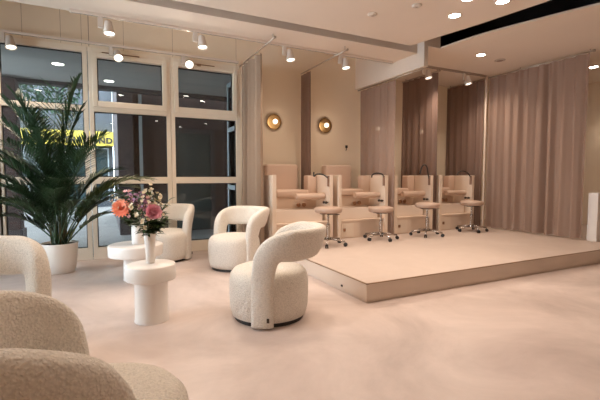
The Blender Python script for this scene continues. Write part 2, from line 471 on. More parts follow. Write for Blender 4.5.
# ------------------------------------------------------------------ curtains
def curtain(name_label, x, y0, y1, z0, z1, m, amp=.045, pitch=.13, seed=1, flare=.0):
    """pleated curtain hanging in a plane of constant x"""
    rnd = random.Random(seed); b = BM()
    L = y1-y0; n = max(24, int(L/.011)); nz = 24
    ph = 0; phs = []
    for i in range(n+1):
        phs.append(ph); ph += 2*PI*(L/n)/(pitch*(.75+.5*rnd.random()*1.0 if i % 9 == 0 else 1.0))
    amps = [amp*(.75+.5*math.sin(i*.11+seed)*math.sin(i*.037+2*seed)) for i in range(n+1)]
    rows = []
    for k in range(nz+1):
        t = k/nz; z = z1-(z1-z0)*t; row = []
        for i in range(n+1):
            a = amps[i]*(.55+.45*t)
            sway = .18*math.sin(3*t+i*.05+seed)
            xx = x+a*math.sin(phs[i]+sway)+.25*a*math.sin(2.3*phs[i]+seed+sway)
            yy = y0+L*i/n+.012*math.sin(phs[i]*.5+2*t)*t
            row.append(b.verts.new((xx-x, yy-y0, z-z0)))
        rows.append(row)
    for r0, r1 in zip(rows, rows[1:]):
        for i in range(n): b.faces.new((r0[i], r0[i+1], r1[i+1], r1[i]))
    o = obj('curtain', b, m, smooth=True); o.location = (x, y0, z0)
    tag(o, name_label, 'curtain')
    return o
curtain('narrow grey-taupe curtain gathered beside the right end of the windows', 2.05, 5.47, 6.36, .04, 3.005, 'voile_left', .085, .22, 3)
curtain('narrow bunched taupe curtain on the back wall between the two brass wall lamps', 3.16, 6.02, 6.37, PZ+.02, 3.005, 'voile_shaded', .028, .13, 5)
curtain('sheer taupe curtain drawn between the second and third pedicure stations, under the bulkhead', 4.425, 5.33, 6.37, PZ+.02, 2.845, 'voile_warm', .030, .20, 8)
curtain('taupe curtain drawn between the third and fourth pedicure stations', 5.475, 5.40, 6.37, PZ+.02, 3.115, 'voile_shaded', .046, .16, 11)
curtain('taupe curtain closing the far side of the last pedicure station', 6.72, 5.44, 6.37, PZ+.02, 3.115, 'voile_shaded', .06, .17, 14)
curtain('long floor-length taupe curtain on the platform, nearest the right edge', 6.74, 3.56, 5.30, PZ+.03, 3.115, 'voile_warm', .072, .20, 17)

def crail(label, x, y0, y1, z, m='rail'):
    t = thing('curtain_rail', label, 'curtain rail', (x, y0, z))
    b = BM(); tube(b, [(0, 0, 0), (0, y1-y0, 0)], .011, 10); obj('rod', b, m, t, smooth=True)
    b = BM(); lathe(b, [(.018, -.012), (.018, .012)], 14, Matrix.Rotation(PI/2, 4, 'X')); obj('end_cap', b, m, t)
    return t
def brackets(t, ys, h):
    for y in ys:
        b = BM(); tube(b, [(0, y, .008), (0, y, h)], .008, 8); obj('bracket', b, 'rail', t)
r = crail('slim metal curtain rail running out from the wall beside the windows', 2.03, 4.88, 6.38, 3.035); brackets(r, (.06,), .066)
r = crail('slim metal curtain rail above the first and second pedicure stations', 3.16, 4.88, 6.38, 3.035); brackets(r, (.06,), .066)
r = crail('slim curtain rail under the bulkhead edge', 4.385, 4.66, 6.38, 2.856)
r = crail('curtain rail on the ceiling between the two right-hand stations', 5.475, 5.38, 6.38, 3.13); brackets(r, (.06, .9), .04)
r = crail('long curtain rail on the ceiling above the far right curtains', 6.74, 3.5, 6.38, 3.13); brackets(r, (.06, 1.2, 2.8), .04)
# slender post where the long curtain and the last station's curtain meet
struct('trim_1', box(BM(), 6.665, 6.70, 5.33, 5.37, PZ, 3.17, .003), 'fascia')

# ------------------------------------------------------------------ wall lamps
def wall_lamp(x, z, label, y=WY, rot=0):
    t = thing('wall_lamp', label, 'wall lamp', (x, y, z), rot, 'brass disc wall lamps')
    R = Matrix.Rotation(PI/2, 4, 'X')
    b = BM(); lathe(b, [(.001, 0.002), (.045, .002), (.05, .018), (.10, .024), (.132, .042), (.136, .046), (.132, .049), (.10, .032), (.04, .026), (.001, .026)], 40, R, caps=False); obj('dish', b, 'brass', t, smooth=True)
    b = BM(); lathe(b, [(.02, .026), (.022, .05)], 20, R); obj('holder', b, 'brass', t)
    b = BM(); bmesh.ops.create_uvsphere(b, u_segments=24, v_segments=16, radius=.044, matrix=Matrix.Translation((0, -.085, 0))); obj('globe', b, 'globe', t, smooth=True)
    L = bpy.data.lights.new('wall_lamp_bulb', 'POINT'); L.energy = 2.0; L.color = WARM; L.shadow_soft_size = .05
    o = link(bpy.data.objects.new('wall_lamp_bulb', L), t); o.location = (0, -.19, 0)
wall_lamp(2.63, 2.155, 'round brass wall lamp with a glowing globe, right of the window curtain')
wall_lamp(3.65, 2.15, 'round brass wall lamp on the bare wall between the bunched curtain and the sheer curtain')
wall_lamp(4.83, 2.15, 'brass wall lamp glowing faintly through the sheer curtain of the third station')
wall_lamp(5.95, 2.15, 'brass wall lamp of the last station hidden behind two curtains')
wall_lamp(XR, 2.12, 'brass wall lamp just cut by the right picture edge', 4.44, -PI/2)
t = thing('wall_hook', 'small black hook on the wall left of the sheer curtain', 'hook', (4.14, WY, 1.775))
b = BM(); box(b, -.025, .025, -.012, 0, -.02, .03, .003); obj('plate', b, 'black', t)
b = BM(); tube(b, smoothpath([(-.02, -.01, .02), (-.03, -.045, .0), (-.03, -.05, -.05), (-.03, -.03, -.07)], 4), .007, 8); obj('peg', b, 'black', t, smooth=True)

# ------------------------------------------------------------------ pedicure stations
def station(x0, w, label, hose, arm=True):
    """origin at the left front foot of the unit"""
    t = thing('pedicure_station', label, 'pedicure station', (x0, 5.40, PZ+.001), 0, 'pedicure stations along the back wall')
    D = .955; H = 1.04
    b = BM(); box(b, 0, .065, 0, D, 0, H, .004); obj('side_panel', b, 'panel', t)
    b = BM(); box(b, w-.065, w, 0, .58, 0, H, .004); obj('side_panel', b, 'panel', t)
    b = BM(); box(b, .065, w-.065, .035, .585, 0, .27, .003); box(b, .065, w-.065, .02, .585, .27, .30, .006); box(b, .065, w-.16, .585, D, 0, .30); obj('step_plinth', b, 'station', t)
    b = BM(); box(b, .085, .32, .024, .036, .02, .25, .003); d = obj('cupboard_door', b, 'panel', t)
    b = BM(); box(b, .115, .155, .008, .026, .115, .165, .004); obj('door_pull', b, 'copper', d)
    # foot basin: a box with a real bowl
    b = BM(); bx0, bx1, by0, by1 = .10, w-.12, .13, .44
    box(b, bx0, bx1, by0, by0+.03, .30, .49, .006); box(b, bx0, bx1, by1-.03, by1, .30, .49, .006)
    box(b, bx0, bx0+.03, by0+.03, by1-.03, .30, .49, .006); box(b, bx1-.03, bx1, by0+.03, by1-.03, .30, .49, .006)
    box(b, bx0+.03, bx1-.03, by0+.03, by1-.03, .30, .36); obj('foot_basin', b, 'basin', t)
    b = BM(); box(b, .065, w-.065, .44, .585, .30, .68, .004); box(b, .065, w-.16, .585, D, .30, .68); obj('seat_base', b, 'station', t)
    for kx in (w-.42, w-.32):
        k = BM(); lathe(k, [(.012, 0), (.012, .02), (.034, .022), (.036, .045), (.026, .052), (.001, .053)], 20, Matrix.Translation((kx, .44, .550)) @ Matrix.Rotation(PI/2, 4, 'X')); obj('tap_knob', k, 'copper', t, smooth=True)
    b = BM(); box(b, .22, w-.24, .37, .80, .68, .80, .035, 4); obj('seat_cushion', b, 'leather', t, smooth=True)
    b = BM(); box(b, .20, w-.26, .74, .93, .66, 1.225, .035, 4); obj('backrest', b, 'leather', t, smooth=True)
    b = BM(); box(b, .07, .22, .42, .93, .68, 1.035, .02, 3); obj('armrest', b, 'leather', t, smooth=True)
    b = BM(); box(b, w-.24, w-.07, .42, .585, .68, 1.035, .02, 3); obj('armrest', b, 'leather', t, smooth=True)
    b = BM(); tube(b, [(w-.58, .17, .70), (w-.57, .17, .70), (w-.07, .17, .70), (w-.068, .17, .70)], .047, 24); r = obj('foot_rest', b, 'leather', t, angle=50)
    b = BM(); box(b, w-.30, w-.12, .20, .44, .635, .665, .004); obj('foot_rest_arm', b, 'station', r)
    for ky in (.05, .12):
        k = BM(); lathe(k, [(.010, 0), (.010, .02), (.020, .022), (.020, .05), (.001, .052)], 16, Matrix.Translation((w-.065, ky, .60)) @ Matrix.Rotation(-PI/2, 4, 'Y')); obj('valve', k, 'tag', t, smooth=True)
    b = BM(); box(b, w-.09, w-.065, .005, .045, .86, 1.03, .004); obj('hose_bracket', b, 'brownpad', t)
    b = BM(); tube(b, smoothpath(hose, 6), .011, 10); h = obj('shower_hose', b, 'black', t, smooth=True)
    return t
W1 = .98
ST = [(2.20, 1.05), (3.345, 1.01), (4.495, .90), (5.555, .92)]
def hose_pts(w, pts): return [(w+x, y, z) for x, y, z in pts]
hz = [
    [(-.30, .10, 1.09), (-.295, .10, 1.02), (-.25, .09, 1.055), (-.15, .06, 1.045), (-.08, .025, .99)],
    [(-.28, .10, 1.00), (-.26, .10, 1.05), (-.18, .08, 1.075), (-.10, .04, 1.055), (-.078, .025, .99)],
    [(-.24, .10, 1.06), (-.21, .09, 1.18), (-.16, .07, 1.235), (-.115, .05, 1.19), (-.10, .04, 1.08), (-.078, .025, .97)],
    [(-.36, .10, 1.05), (-.32, .10, 1.10), (-.24, .08, 1.125), (-.14, .05, 1.09), (-.078, .025, 1.0)],
]
lab = ['beige pedicure station with raised seat, leftmost of four, beside the window curtain',
       'beige pedicure station with raised seat, second from the left, under the bare wall',
       'beige pedicure station in front of the sheer curtains, third from the left, hose standing high',
       'beige pedicure station at the far right of the row, beside the long curtain']
for (x0, w), h, l in zip(ST, hz, lab): station(x0, w, l, hose_pts(w, h))

# ------------------------------------------------------------------ stools
def make_stool(seat_h):
    t = thing('rolling_stool', 'x', 'stool', (0, 0, 0), 0, 'rolling stools on the platform')
    b = BM(); lathe(b, [(.001, seat_h-.085), (.18, seat_h-.085), (.198, seat_h-.072), (.203, seat_h-.03), (.193, seat_h-.008), (.15, seat_h), (.001, seat_h+.002)], 40, caps=False); obj('seat', b, 'seat', t, smooth=True)
    b = BM(); lathe(b, [(.13, seat_h-.098), (.13, seat_h-.085)], 28); box(b, -.12, .12, -.03, .03, seat_h-.105, seat_h-.085, .004); box(b, -.03, .03, -.10, .10, seat_h-.108, seat_h-.085, .004); tube(b, [(.03, 0, seat_h-.10), (.13, -.03, seat_h-.115), (.17, -.04, seat_h-.115)], .007, 8); obj('seat_plate', b, 'tag', t)
    b = BM(); lathe(b, [(.016, .30), (.016, seat_h-.105)], 16); lathe(b, [(.028, .08), (.028, .31), (.018, .32)], 20); obj('gas_column', b, 'chrome', t, angle=40)
    b = BM(); lathe(b, [(.035, .075), (.042, .085), (.038, .12), (.026, .125)], 20); obj('hub', b, 'chrome', t, angle=40)
    for k in range(5):
        a = 2*PI*k/5+.35
        R = Matrix.Rotation(a, 4, 'Z')
        b = BM(); tube(b, [(.03, 0, .10), (.14, 0, .088), (.265, 0, .072)], .018, 10, .013, R); tube(b, [(.262, 0, .074), (.262, 0, .045)], .008, 8, None, R)
        g = obj('leg', b, 'chrome', t, smooth=True)
        b = BM()
        for s in (-1, 1):
            lathe(b, [(.012, -.009), (.024, -.009), (.027, -.005), (.027, .005), (.024, .009), (.012, .009)], 20, R @ Matrix.Translation((.272, s*.013, .028)) @ Matrix.Rotation(PI/2, 4, 'X'))
        box(b, .262, .280, -.006, .006, .03, .058, .002, 2, R)
        obj('caster', b, 'black', g)
    return t
ZT = PZ+.0015
s1 = make_stool(.568); s1.location = (2.92, 4.99, ZT)
s1['label'] = 'round rolling stool in front of the leftmost pedicure station, nearest the cream chairs'
s2 = make_stool(.532); s2.location = (3.955, 5.08, ZT); s2.rotation_euler = (0, 0, .5)
s2['label'] = 'round rolling stool in front of the second pedicure station, its seat set low'
dup(s1, (4.93, 5.06, ZT), 1.0, 'round rolling stool in front of the third pedicure station')
dup(s1, (6.08, 5.12, ZT), .2, 'round rolling stool nearest the long right curtain, in front of the last station')

# ------------------------------------------------------------------ boucle tub chairs
def band_bm():
    half = [(0, .662), (.18, .662), (.31, .656), (.40, .629), (.452, .575), (.475, .50), (.486, .41), (.49, .30), (.491, .16), (.491, .022)]
    pts = smoothpath([(-u, z, 0) for u, z in half[::-1]]+[(u, z, 0) for u, z in half[1:]], 7)
    b = BM(); rings = []; n = 28; N = len(pts)
    for i, q in enumerate(pts):
        d = (pts[min(i+1, N-1)]-pts[max(i-1, 0)]).normalized(); nu, nz = -d.y, d.x
        f = min(1, abs(q.x)/.50); w = .086+.042*max(0, min(1, (.49-abs(q.x))/.20)); th = .064-.006*f
        row = []
        for k in range(n):
            a = 2*PI*k/n; ca, sa = math.cos(a), math.sin(a); e = .62
            cx = math.copysign(abs(ca)**e, ca); sx = math.copysign(abs(sa)**e, sa)
            u = q.x+nu*w*cx; z = q.y+nz*w*cx
            up = max(0, z-.38); thh = u/.32
            r = .320+(.05+.27*max(0, math.cos(thh)))*up + th*sx
            row.append(b.verts.new((r*math.sin(thh), r*math.cos(thh), max(z, .022))))
        rings.append(row)
    for a, c in zip(rings, rings[1:]):
        for k in range(n): b.faces.new((a[k], a[(k+1) % n], c[(k+1) % n], c[k]))
    b.faces.new(rings[0][::-1]); b.faces.new(rings[-1]); return b
def make_chair():
    t = thing('tub_chair', 'x', 'armchair', (0, 0, 0), 0, 'cream boucle swivel tub chairs')
    b = BM(); lathe(b, [(.001, .035), (.295, .030), (.318, .04), (.334, .10), (.341, .22), (.339, .33), (.328, .385), (.30, .418), (.25, .435), (.15, .443), (.001, .445)], 72, caps=False); obj('seat', b, 'boucle', t, smooth=True)
    obj('backrest', band_bm(), 'boucle', t, smooth=True)
    b = BM(); lathe(b, [(.295, 0), (.295, .034)], 48); obj('swivel_base', b, 'black', t)
    b = BM(); box(b, .374, .381, .055, .075, .07, .105, .001); g = obj('care_tag', b, 'tag', t)
    return t
def face(fx, fy): return math.atan2(fy, fx)+PI/2
ch = make_chair()
chairs = [
    ((1.24, 3.13, 0), (-.84, .54), 'cream boucle tub chair seen from its side beside the platform corner'),
    ((1.50, 5.03, 0), (-.92, -.39), 'cream boucle tub chair in front of the curtain at the right end of the windows'),
    ((.73, 5.93, 0), (-.45, -.90), 'cream boucle tub chair close to the window, partly behind the flowers'),
    ((-.69, 2.93, 0), (.56, -.83), 'cream boucle tub chair cut by the left picture edge, in front of the palm pot'),
    ((-.075, 1.50, 0), (.973, .234), 'nearest cream boucle tub chair, its back filling the bottom left corner'),
]
for i, (loc, f, l) in enumerate(chairs):
    if i == 0:
        ch.location = loc; ch.rotation_euler = (0, 0, face(*f)); ch['label'] = l
    else:
        dup(ch, loc, face(*f), l)

# ------------------------------------------------------------------ tables
def table(x, y, R, rc, H, T, label):
    t = thing('side_table', label, 'table', (x, y, 0), 0, 'white round pedestal tables')
    b = BM(); e = .012
    lathe(b, [(.001, H-T), (R-e, H-T), (R-e*.3, H-T+e*.3), (R, H-T+e), (R, H-e), (R-e*.3, H-e*.3), (R-e, H), (.001, H)], 72, caps=False); obj('tabletop', b, 'table', t, angle=50)
    b = BM(); lathe(b, [(rc*1.03, 0), (rc*1.03, .006), (rc, .02), (rc*.98, H-T-.02), (rc*1.0, H-T)], 64); obj('pedestal', b, 'table', t, angle=40)
TX, TY, RX, RY = .312, 3.46, .285, 4.95
table(TX, TY, .198, .134, .477, .13, 'round white pedestal table in front, with the slender vase on it')
table(RX, RY, .30, .14, .415, .13, 'wider round white pedestal table behind the front one')

# ------------------------------------------------------------------ vases and flowers
t = thing('vase', 'slender white tapered vase on the front table', 'vase', (TX+.0, TY+.03, .4775))
b = BM(); lathe(b, [(.030, 0), (.034, .004), (.041, .13), (.050, .252), (.0505, .256), (.046, .256), (.037, .12), (.028, .01), (.001, .009)], 40, caps=False); obj('body', b, 'white', t, smooth=True)
t = thing('vase', 'wider white cylinder vase on the rear table', 'vase', (RX+.03, RY, .4155))
b = BM(); lathe(b, [(.066, 0), (.072, .006), (.074, .10), (.074, .222), (.071, .226), (.067, .222), (.066, .015), (.001, .014)], 40, caps=False); obj('body', b, 'white', t, smooth=True)

def petal(bm, M4, L, w, cup, n=4):
    """a cupped petal growing along +Z, opening to +X"""
    rows = []
    for i in range(n+1):
        s = i/n; wd = w*math.sin(PI*min(.93, .12+.80*s)); x = cup*s*s; z = L*s
        rows.append([bm.verts.new(M4 @ Vector((x-abs(k)*abs(k)*wd*.25*-1*(-1), k*wd, z))) for k in (-1, -.4, .4, 1)])
    for a, c in zip(rows, rows[1:]):
        for k in range(3): bm.faces.new((a[k], a[k+1], c[k+1], c[k]))

def bloom_bm(kind, r, seed):
    rnd = random.Random(seed); b = BM()
    if kind == 'peony':
        for layer, (cnt, tilt, L) in enumerate([(9, 1.25, 1.0), (9, .95, .95), (8, .65, .85), (7, .35, .75), (5, .12, .65)]):
            for k in range(cnt):
                M4 = Matrix.Rotation(2*PI*k/cnt+layer*.4+rnd.uniform(-.1, .1), 4, 'Z') @ Matrix.Rotation(tilt+rnd.uniform(-.1, .1), 4, 'Y')
                petal(b, M4, L*r, r*.42, -r*.35)
    elif kind == 'daisy':
        for layer, (cnt, tilt, L) in enumerate([(18, 1.45, 1.0), (18, 1.2, .95), (15, .9, .8), (12, .55, .55), (8, .2, .4)]):
            for k in range(cnt):
                M4 = Matrix.Rotation(2*PI*k/cnt+layer*.2, 4, 'Z') @ Matrix.Rotation(tilt, 4, 'Y')
                petal(b, M4, L*r, r*.17, -r*.12)
    return b

def local_frame(p, d):
    q = Vector(d).to_track_quat('Z', 'Y').to_matrix().to_4x4()
    return Matrix.Translation(p) @ q

def leaf(bm, p, d, L, w, droop=.3):
    d = Vector(d).normalized(); s = d.cross(Vector((0, 0, 1)))
    s = s.normalized() if s.length > .01 else Vector((1, 0, 0)); up = s.cross(d)
    rows = []
    for i, (t, ww) in enumerate([(0, .08), (.3, .85), (.6, .8), (1, .03)]):
        c = Vector(p)+d*L*t-Vector((0, 0, 1))*droop*L*t*t
        rows.append([bm.verts.new(c-s*w*ww+up*w*ww*.35), bm.verts.new(c), bm.verts.new(c+s*w*ww+up*w*ww*.35)])
    for a, c in zip(rows, rows[1:]):
        for k in range(2): bm.faces.new((a[k], a[k+1], c[k+1], c[k]))

def stem_pts(base, tip):
    base, tip = Vector(base), Vector(tip); mid = base.lerp(tip, .5)+Vector((0, 0, .25*(tip-base).length*.3))
    mid.x = base.x+(tip.x-base.x)*.3; mid.y = base.y+(tip.y-base.y)*.3
    return smoothpath([base, mid, tip], 5)

def flower(kind, base, tip, r, d, m, label, cat='flower', seed=1, group=None):
    t = thing('cut_flower', label, cat, base, 0, group)
    tp = Vector(tip)-Vector(base)
    b = BM(); tube(b, stem_pts((0, 0, 0), tp), .0035, 6); obj('stem', b, 'stem', t, smooth=True)
    b = bloom_bm(kind, r, seed); bmesh.ops.transform(b, matrix=local_frame(tp, d), verts=b.verts[:]); obj('bloom', b, m, t, smooth=True)
    return t

def spray(base, tip, m, label, seed, n=14, size=.018, spread=.06, group=None, name='blossom_sprig'):
    """stem carrying many small blossoms"""
    rnd = random.Random(seed); t = thing(name, label, 'flower', base, 0, group)
    tp = Vector(tip)-Vector(base); P = stem_pts((0, 0, 0), tp)
    b = BM(); tube(b, P, .003, 6); f = BM()
    for i in range(n):
        q = P[int(len(P)*(.62+.37*i/n))]+Vector((rnd.uniform(-1, 1), rnd.uniform(-1, 1), rnd.uniform(-.6, 1)))*spread*(1-.4*i/n)
        s = P[max(0, int(len(P)*(.55+.35*i/n)))]
        tube(b, [s, q], .0015, 4)
        M4 = local_frame(q, (q-s).normalized()+Vector((0, -.3, .3)))
        for k in range(6):
            petal(f, M4 @ Matrix.Rotation(2*PI*k/6, 4, 'Z') @ Matrix.Rotation(.95, 4, 'Y'), size*rnd.uniform(.8, 1.2), size*.42, -size*.1, 3)
    obj('stem', b, 'stem', t, smooth=True); obj('blossoms', f, m, t, smooth=True)

def sprig(bm, base, tip, seed, n=16, L=.075, w=.013, start=.52):
    rnd = random.Random(seed); P = stem_pts(base, tip); tube(bm, P, .003, 6)
    for i in range(n):
        q = P[int((len(P)-1)*(start+(1-start)*i/(n-1)))]; a = i*2.4+seed
        dr = Vector((math.cos(a), math.sin(a), rnd.uniform(.0, .9)))
        leaf(bm, q, dr, L*rnd.uniform(.75, 1.2), w, .25)
# front bouquet, rising from the slender vase
vb = Vector((TX, TY+.03, .58))
def fp(dx, dz, dy=0):   # bouquet position: dx to the right as seen, dz height, dy depth
    return (TX+dx*.90+dy*.3, TY+.03-dx*.30+dy*.95, dz)
flower('peony', vb+Vector((.004, -.006, 0)), fp(.045, .905, -.09), .080, (.15, -1, .35), 'pink', 'big pink peony bloom at the front right of the bouquet', seed=3)
for i, (dx, z, dy, s, n, lab2) in enumerate([
    (-.02, 1.09, 0, .026, 18, 'cream blossom sprig standing tallest in the front bouquet'),
    (.055, 1.03, .03, .024, 16, 'cream blossom sprig right of the tallest one in the bouquet'),
    (-.11, .96, -.02, .026, 16, 'cream blossom sprig beside the coral bloom'),
    (.135, .96, .0, .020, 12, 'cream blossom sprig at the right end of the bouquet'),
    (-.03, .85, -.11, .024, 14, 'cream blossom sprig low at the front of the bouquet')]):
    spray(vb+Vector((.008*math.cos(i), .008*math.sin(i), 0)), fp(dx, z, dy), 'cream', lab2, 20+i, n, s, .060)
for i, (dx, z, dy, lab2) in enumerate([(-.085, 1.05, .02, 'mauve blossom sprig at the upper middle of the bouquet'), (-.045, .99, -.05, 'mauve blossom sprig left of the pink peony')]):
    spray(vb+Vector((-.008, .004*i, 0)), fp(dx, z, dy), 'mauve', lab2, 40+i, 24, .020, .055)
spray(vb+Vector((.0, .01, 0)), fp(.0, .99, .0), 'palepink', 'pale pink blossom sprig in the middle of the bouquet', 47, 16, .026, .06)
b = BM()
for i, (dx, z, dy) in enumerate([(.13, .82, -.02), (.11, .83, -.06), (.02, .84, -.09), (-.07, .83, -.06), (-.10, .83, 0), (.06, .86, -.07), (.15, .99, .02), (-.0, .88, -.05), (.16, .85, -.03), (.0, 1.08, .04), (.08, .90, 0), (-.06, .92, .0), (.05, .80, .0), (-.03, .82, -.03), (.07, .81, -.05), (.14, .90, .03)]):
    sprig(b, vb+Vector((.012*math.cos(i*1.3), .012*math.sin(i*1.3), 0)), fp(dx, z, dy), 60+i, 18, .085, .017)
tag(obj('bouquet_foliage', b, 'sprig', smooth=True), 'mixed green foliage around the flowers in the slender front vase', 'foliage', kind='stuff')
# rear bouquet
rb = Vector((RX+.03, RY, .45))
def rp(dx, dz, dy=0): return (RX+.03+dx*.90, RY-dx*.44+dy, dz)
flower('daisy', rb+Vector((-.02, -.01, 0)), rp(-.185, .83, -.05), .115, (-.25, -1, .45), 'coral', 'large coral-orange bloom at the left of the flowers', seed=5)
for i, (dx, z, m, lab2) in enumerate([(-.27, .93, 'cream', 'cream blossom sprig farthest left, above the coral bloom'), (-.05, .99, 'mauve', 'mauve blossom sprig rising from the rear vase'), (-.13, .99, 'palepink', 'pale pink blossom sprig above the coral bloom'), (-.06, .84, 'palepink', 'pale pink blossom sprig right of the coral bloom')]):
    spray(rb+Vector((-.02+.01*i, .01, 0)), rp(dx, z), m, lab2, 80+i, 18, .030, .07)
b = BM()
for i, (dx, z) in enumerate([(-.20, .72), (-.12, .68), (-.26, .79), (-.03, .80), (.06, .86), (-.16, 1.0), (-.25, 1.04), (-.10, .77), (-.08, .92), (0, .95), (-.22, .90), (-.05, .70)]):
    sprig(b, rb+Vector((.02*math.cos(i), .02*math.sin(i), 0)), rp(dx, z, .02*math.sin(i*2)), 90+i, 18, .11, .021)
tag(obj('bouquet_foliage', b, 'sprig', smooth=True), 'darker green foliage around the coral bloom in the rear vase', 'foliage', kind='stuff')

# ------------------------------------------------------------------ areca palm
pxc, pyc = -.555, 5.74
palm = thing('potted_palm', 'tall bushy areca palm in a white pot in front of the left windows', 'potted plant', (pxc, pyc, 0))
b = BM(); lathe(b, [(.155, 0), (.165, .006), (.19, .16), (.205, .36), (.205, .375), (.195, .375), (.192, .33), (.001, .33)], 56, caps=False); pt = obj('pot', b, 'pot', palm, smooth=True)
b = BM(); lathe(b, [(.001, .352), (.192, .350)], 40, caps=False); obj('soil', b, 'soil', pt)
def frond(base, az, length, elev, bend, m, seed, stalkfrac=.36):
    rnd = random.Random(seed)
    dirv = Vector((math.cos(az), math.sin(az), 0)); N = 30; p = Vector(base); pts = [p.copy()]; e = elev
    for i in range(N):
        s = i/N; e = elev-bend*s*s
        hv = dirv*math.cos(e); hv.y *= (.45 if hv.y > 0 else 1.0)
        p = p+(hv+Vector((0, 0, math.sin(e))))*length/N; pts.append(p.copy())
    b = BM(); tube(b, pts, .010, 6, .002)
    n0 = int(N*stalkfrac)
    cnt = 34
    for i in range(cnt):
        s = stalkfrac+(1-stalkfrac)*(i/(cnt-1)); idx = min(N-1, s*N); k = int(idx); f = idx-k
        q = pts[k].lerp(pts[k+1], f); tan = (pts[k+1]-pts[k]).normalized()
        side = tan.cross(Vector((0, 0, 1))); side = side.normalized() if side.length > .05 else Vector((0, 1, 0))
        upv = side.cross(tan)
        u = (s-stalkfrac)/(1-stalkfrac)
        LL = length*.25*(.55+.75*math.sin(PI*min(1, .12+u*.80)))*(1-.35*u)
        for sg in (-1, 1):
            dr = tan*(.62+.5*u)+side*sg*.85+upv*(.28+.1*rnd.uniform(-1, 1))
            leaf(b, q, dr, LL*rnd.uniform(.9, 1.1), .0125, .16+.14*rnd.random())
    for v in b.verts:
        wy = v.co.y+pyc
        if wy > 6.33: v.co.y = 6.33-pyc-.02*(1-math.exp(-(wy-6.33)*3))
    return obj('frond', b, m, palm)
fr = []
rnd = random.Random(21)
# (azimuth deg, length, elevation deg, bend)
FL = [(40, 1.98, 90, .40), (150, 1.80, 87, .6), (-70, 1.80, 87, .6), (190, 1.72, 85, .7), (-20, 1.45, 84, .9), (60, 1.70, 87, .6), (120, 1.6, 87, .6),
      (172, 1.40, 78, 1.1), (8, 1.15, 66, 1.5), (-100, 1.45, 82, .9), (225, 1.40, 77, 1.0), (-45, 1.4, 76, 1.1), (30, 1.25, 72, 1.25), (165, 1.25, 70, 1.35),
      (195, 1.15, 66, 1.3), (-8, 1.30, 64, 1.35), (-78, 1.1, 70, 1.2), (-130, 1.1, 68, 1.3), (90, 1.4, 84, .7), (210, 1.05, 60, 1.4), (-28, 1.10, 60, 1.3), (140, 1.3, 78, 1.0), (110, 1.4, 84, .6), (-150, 1.3, 76, 1.1),
      (100, 1.2, 80, 1.0), (-90, .95, 68, 1.1), (-115, 1.55, 86, .6), (-40, 1.35, 85, .8), (205, 1.5, 83, .8), (0, 1.0, 60, 1.4), (180, 1.0, 58, 1.5), (-60, .9, 62, 1.2), (-140, .9, 62, 1.2), (20, 1.25, 66, 1.4), (170, .85, 50, 1.4), (-10, .85, 50, 1.4)]
for i, (a, L, e, bd) in enumerate(FL):
    az = math.radians(a+rnd.uniform(-8, 8)); rr = rnd.uniform(.02, .09)
    frond((rr*math.cos(az*1.7), rr*math.sin(az*1.7), .34), az, L*1.08, math.radians(e), bd, 'leaf2' if i in (8, 15) else 'leaf', 100+i, .28)
for i in range(9):
    a = i*2*PI/9; r0 = .05+.03*(i % 2)
    b = BM(); tube(b, [(r0*math.cos(a), r0*math.sin(a), .34), (r0*1.3*math.cos(a), r0*1.3*math.sin(a), .70), (r0*1.9*math.cos(a), r0*1.5*math.sin(a), 1.0)], .014, 8, .007); obj('cane', b, 'cane', palm, smooth=True)

# ------------------------------------------------------------------ outside
struct('pavement', box(BM(), -14, 14, WY+.2, 34, -.16, -.02), 'pavement')
struct('canopy', box(BM(), -9, 9, WY+.2, 8.75, 3.0, 3.3), 'soffit')
struct('canopy_beam', box(BM(), -9, 9, 8.75, 8.95, 2.93, 3.3), 'beam')
for i, (x, y, l) in enumerate([(-.652, 7.42, 'bright round light under the outdoor canopy, seen through the upper left window'), (.084, 8.30, 'bright round light under the outdoor canopy, seen through the upper middle window')]):
    t = thing('canopy_light', l, 'outdoor light', (x, y, 2.999), 0, 'lights under the canopy')
    b = BM(); lathe(b, [(.085, 0), (.10, -.006), (.102, .0)], 32, caps=False); obj('trim_ring', b, 'beam', t, smooth=True)
    b = BM(); lathe(b, [(.084, -.003), (.084, -.001)], 32); obj('lamp_disc', b, 'canopyled', t)
t = thing('brick_pillar', 'dark brick pillar under the canopy at the left picture edge', 'pillar', (-1.57, 8.6, -.02))
b = BM(); box(b, -.22, .17, -.15, .20, 0, 2.94, .01); obj('shaft', b, 'brick', t)
b = BM(); box(b, -.25, .20, -.18, .23, 0, .28, .01); obj('foot', b, 'beam', t)
t = thing('brick_building', 'dark brick building across the passage behind the right-hand windows', 'building', (.22, 9.0, -.02))
b = BM(); box(b, 0, .30, 0, 5.0, 0, 6, .01); obj('corner_pier', b, 'brickgrey', t)
b = BM(); box(b, .30, 9, .15, 5.0, 0, 6); obj('wall', b, 'brick', t)
b = BM(); box(b, 1.05, 1.15, .10, .16, 0, 2.3); box(b, 1.95, 2.05, .10, .16, 0, 2.3); box(b, 1.15, 1.95, .10, .16, 2.2, 2.3); obj('door_frame', b, 'beam', t)
b = BM(); box(b, 1.15, 1.95, .12, .16, .02, 2.2); obj('door_leaf', b, 'darkglass', t)
b = BM(); box(b, .42, .48, .0, .15, 0, 6); obj('downpipe', b, 'outframe', t)
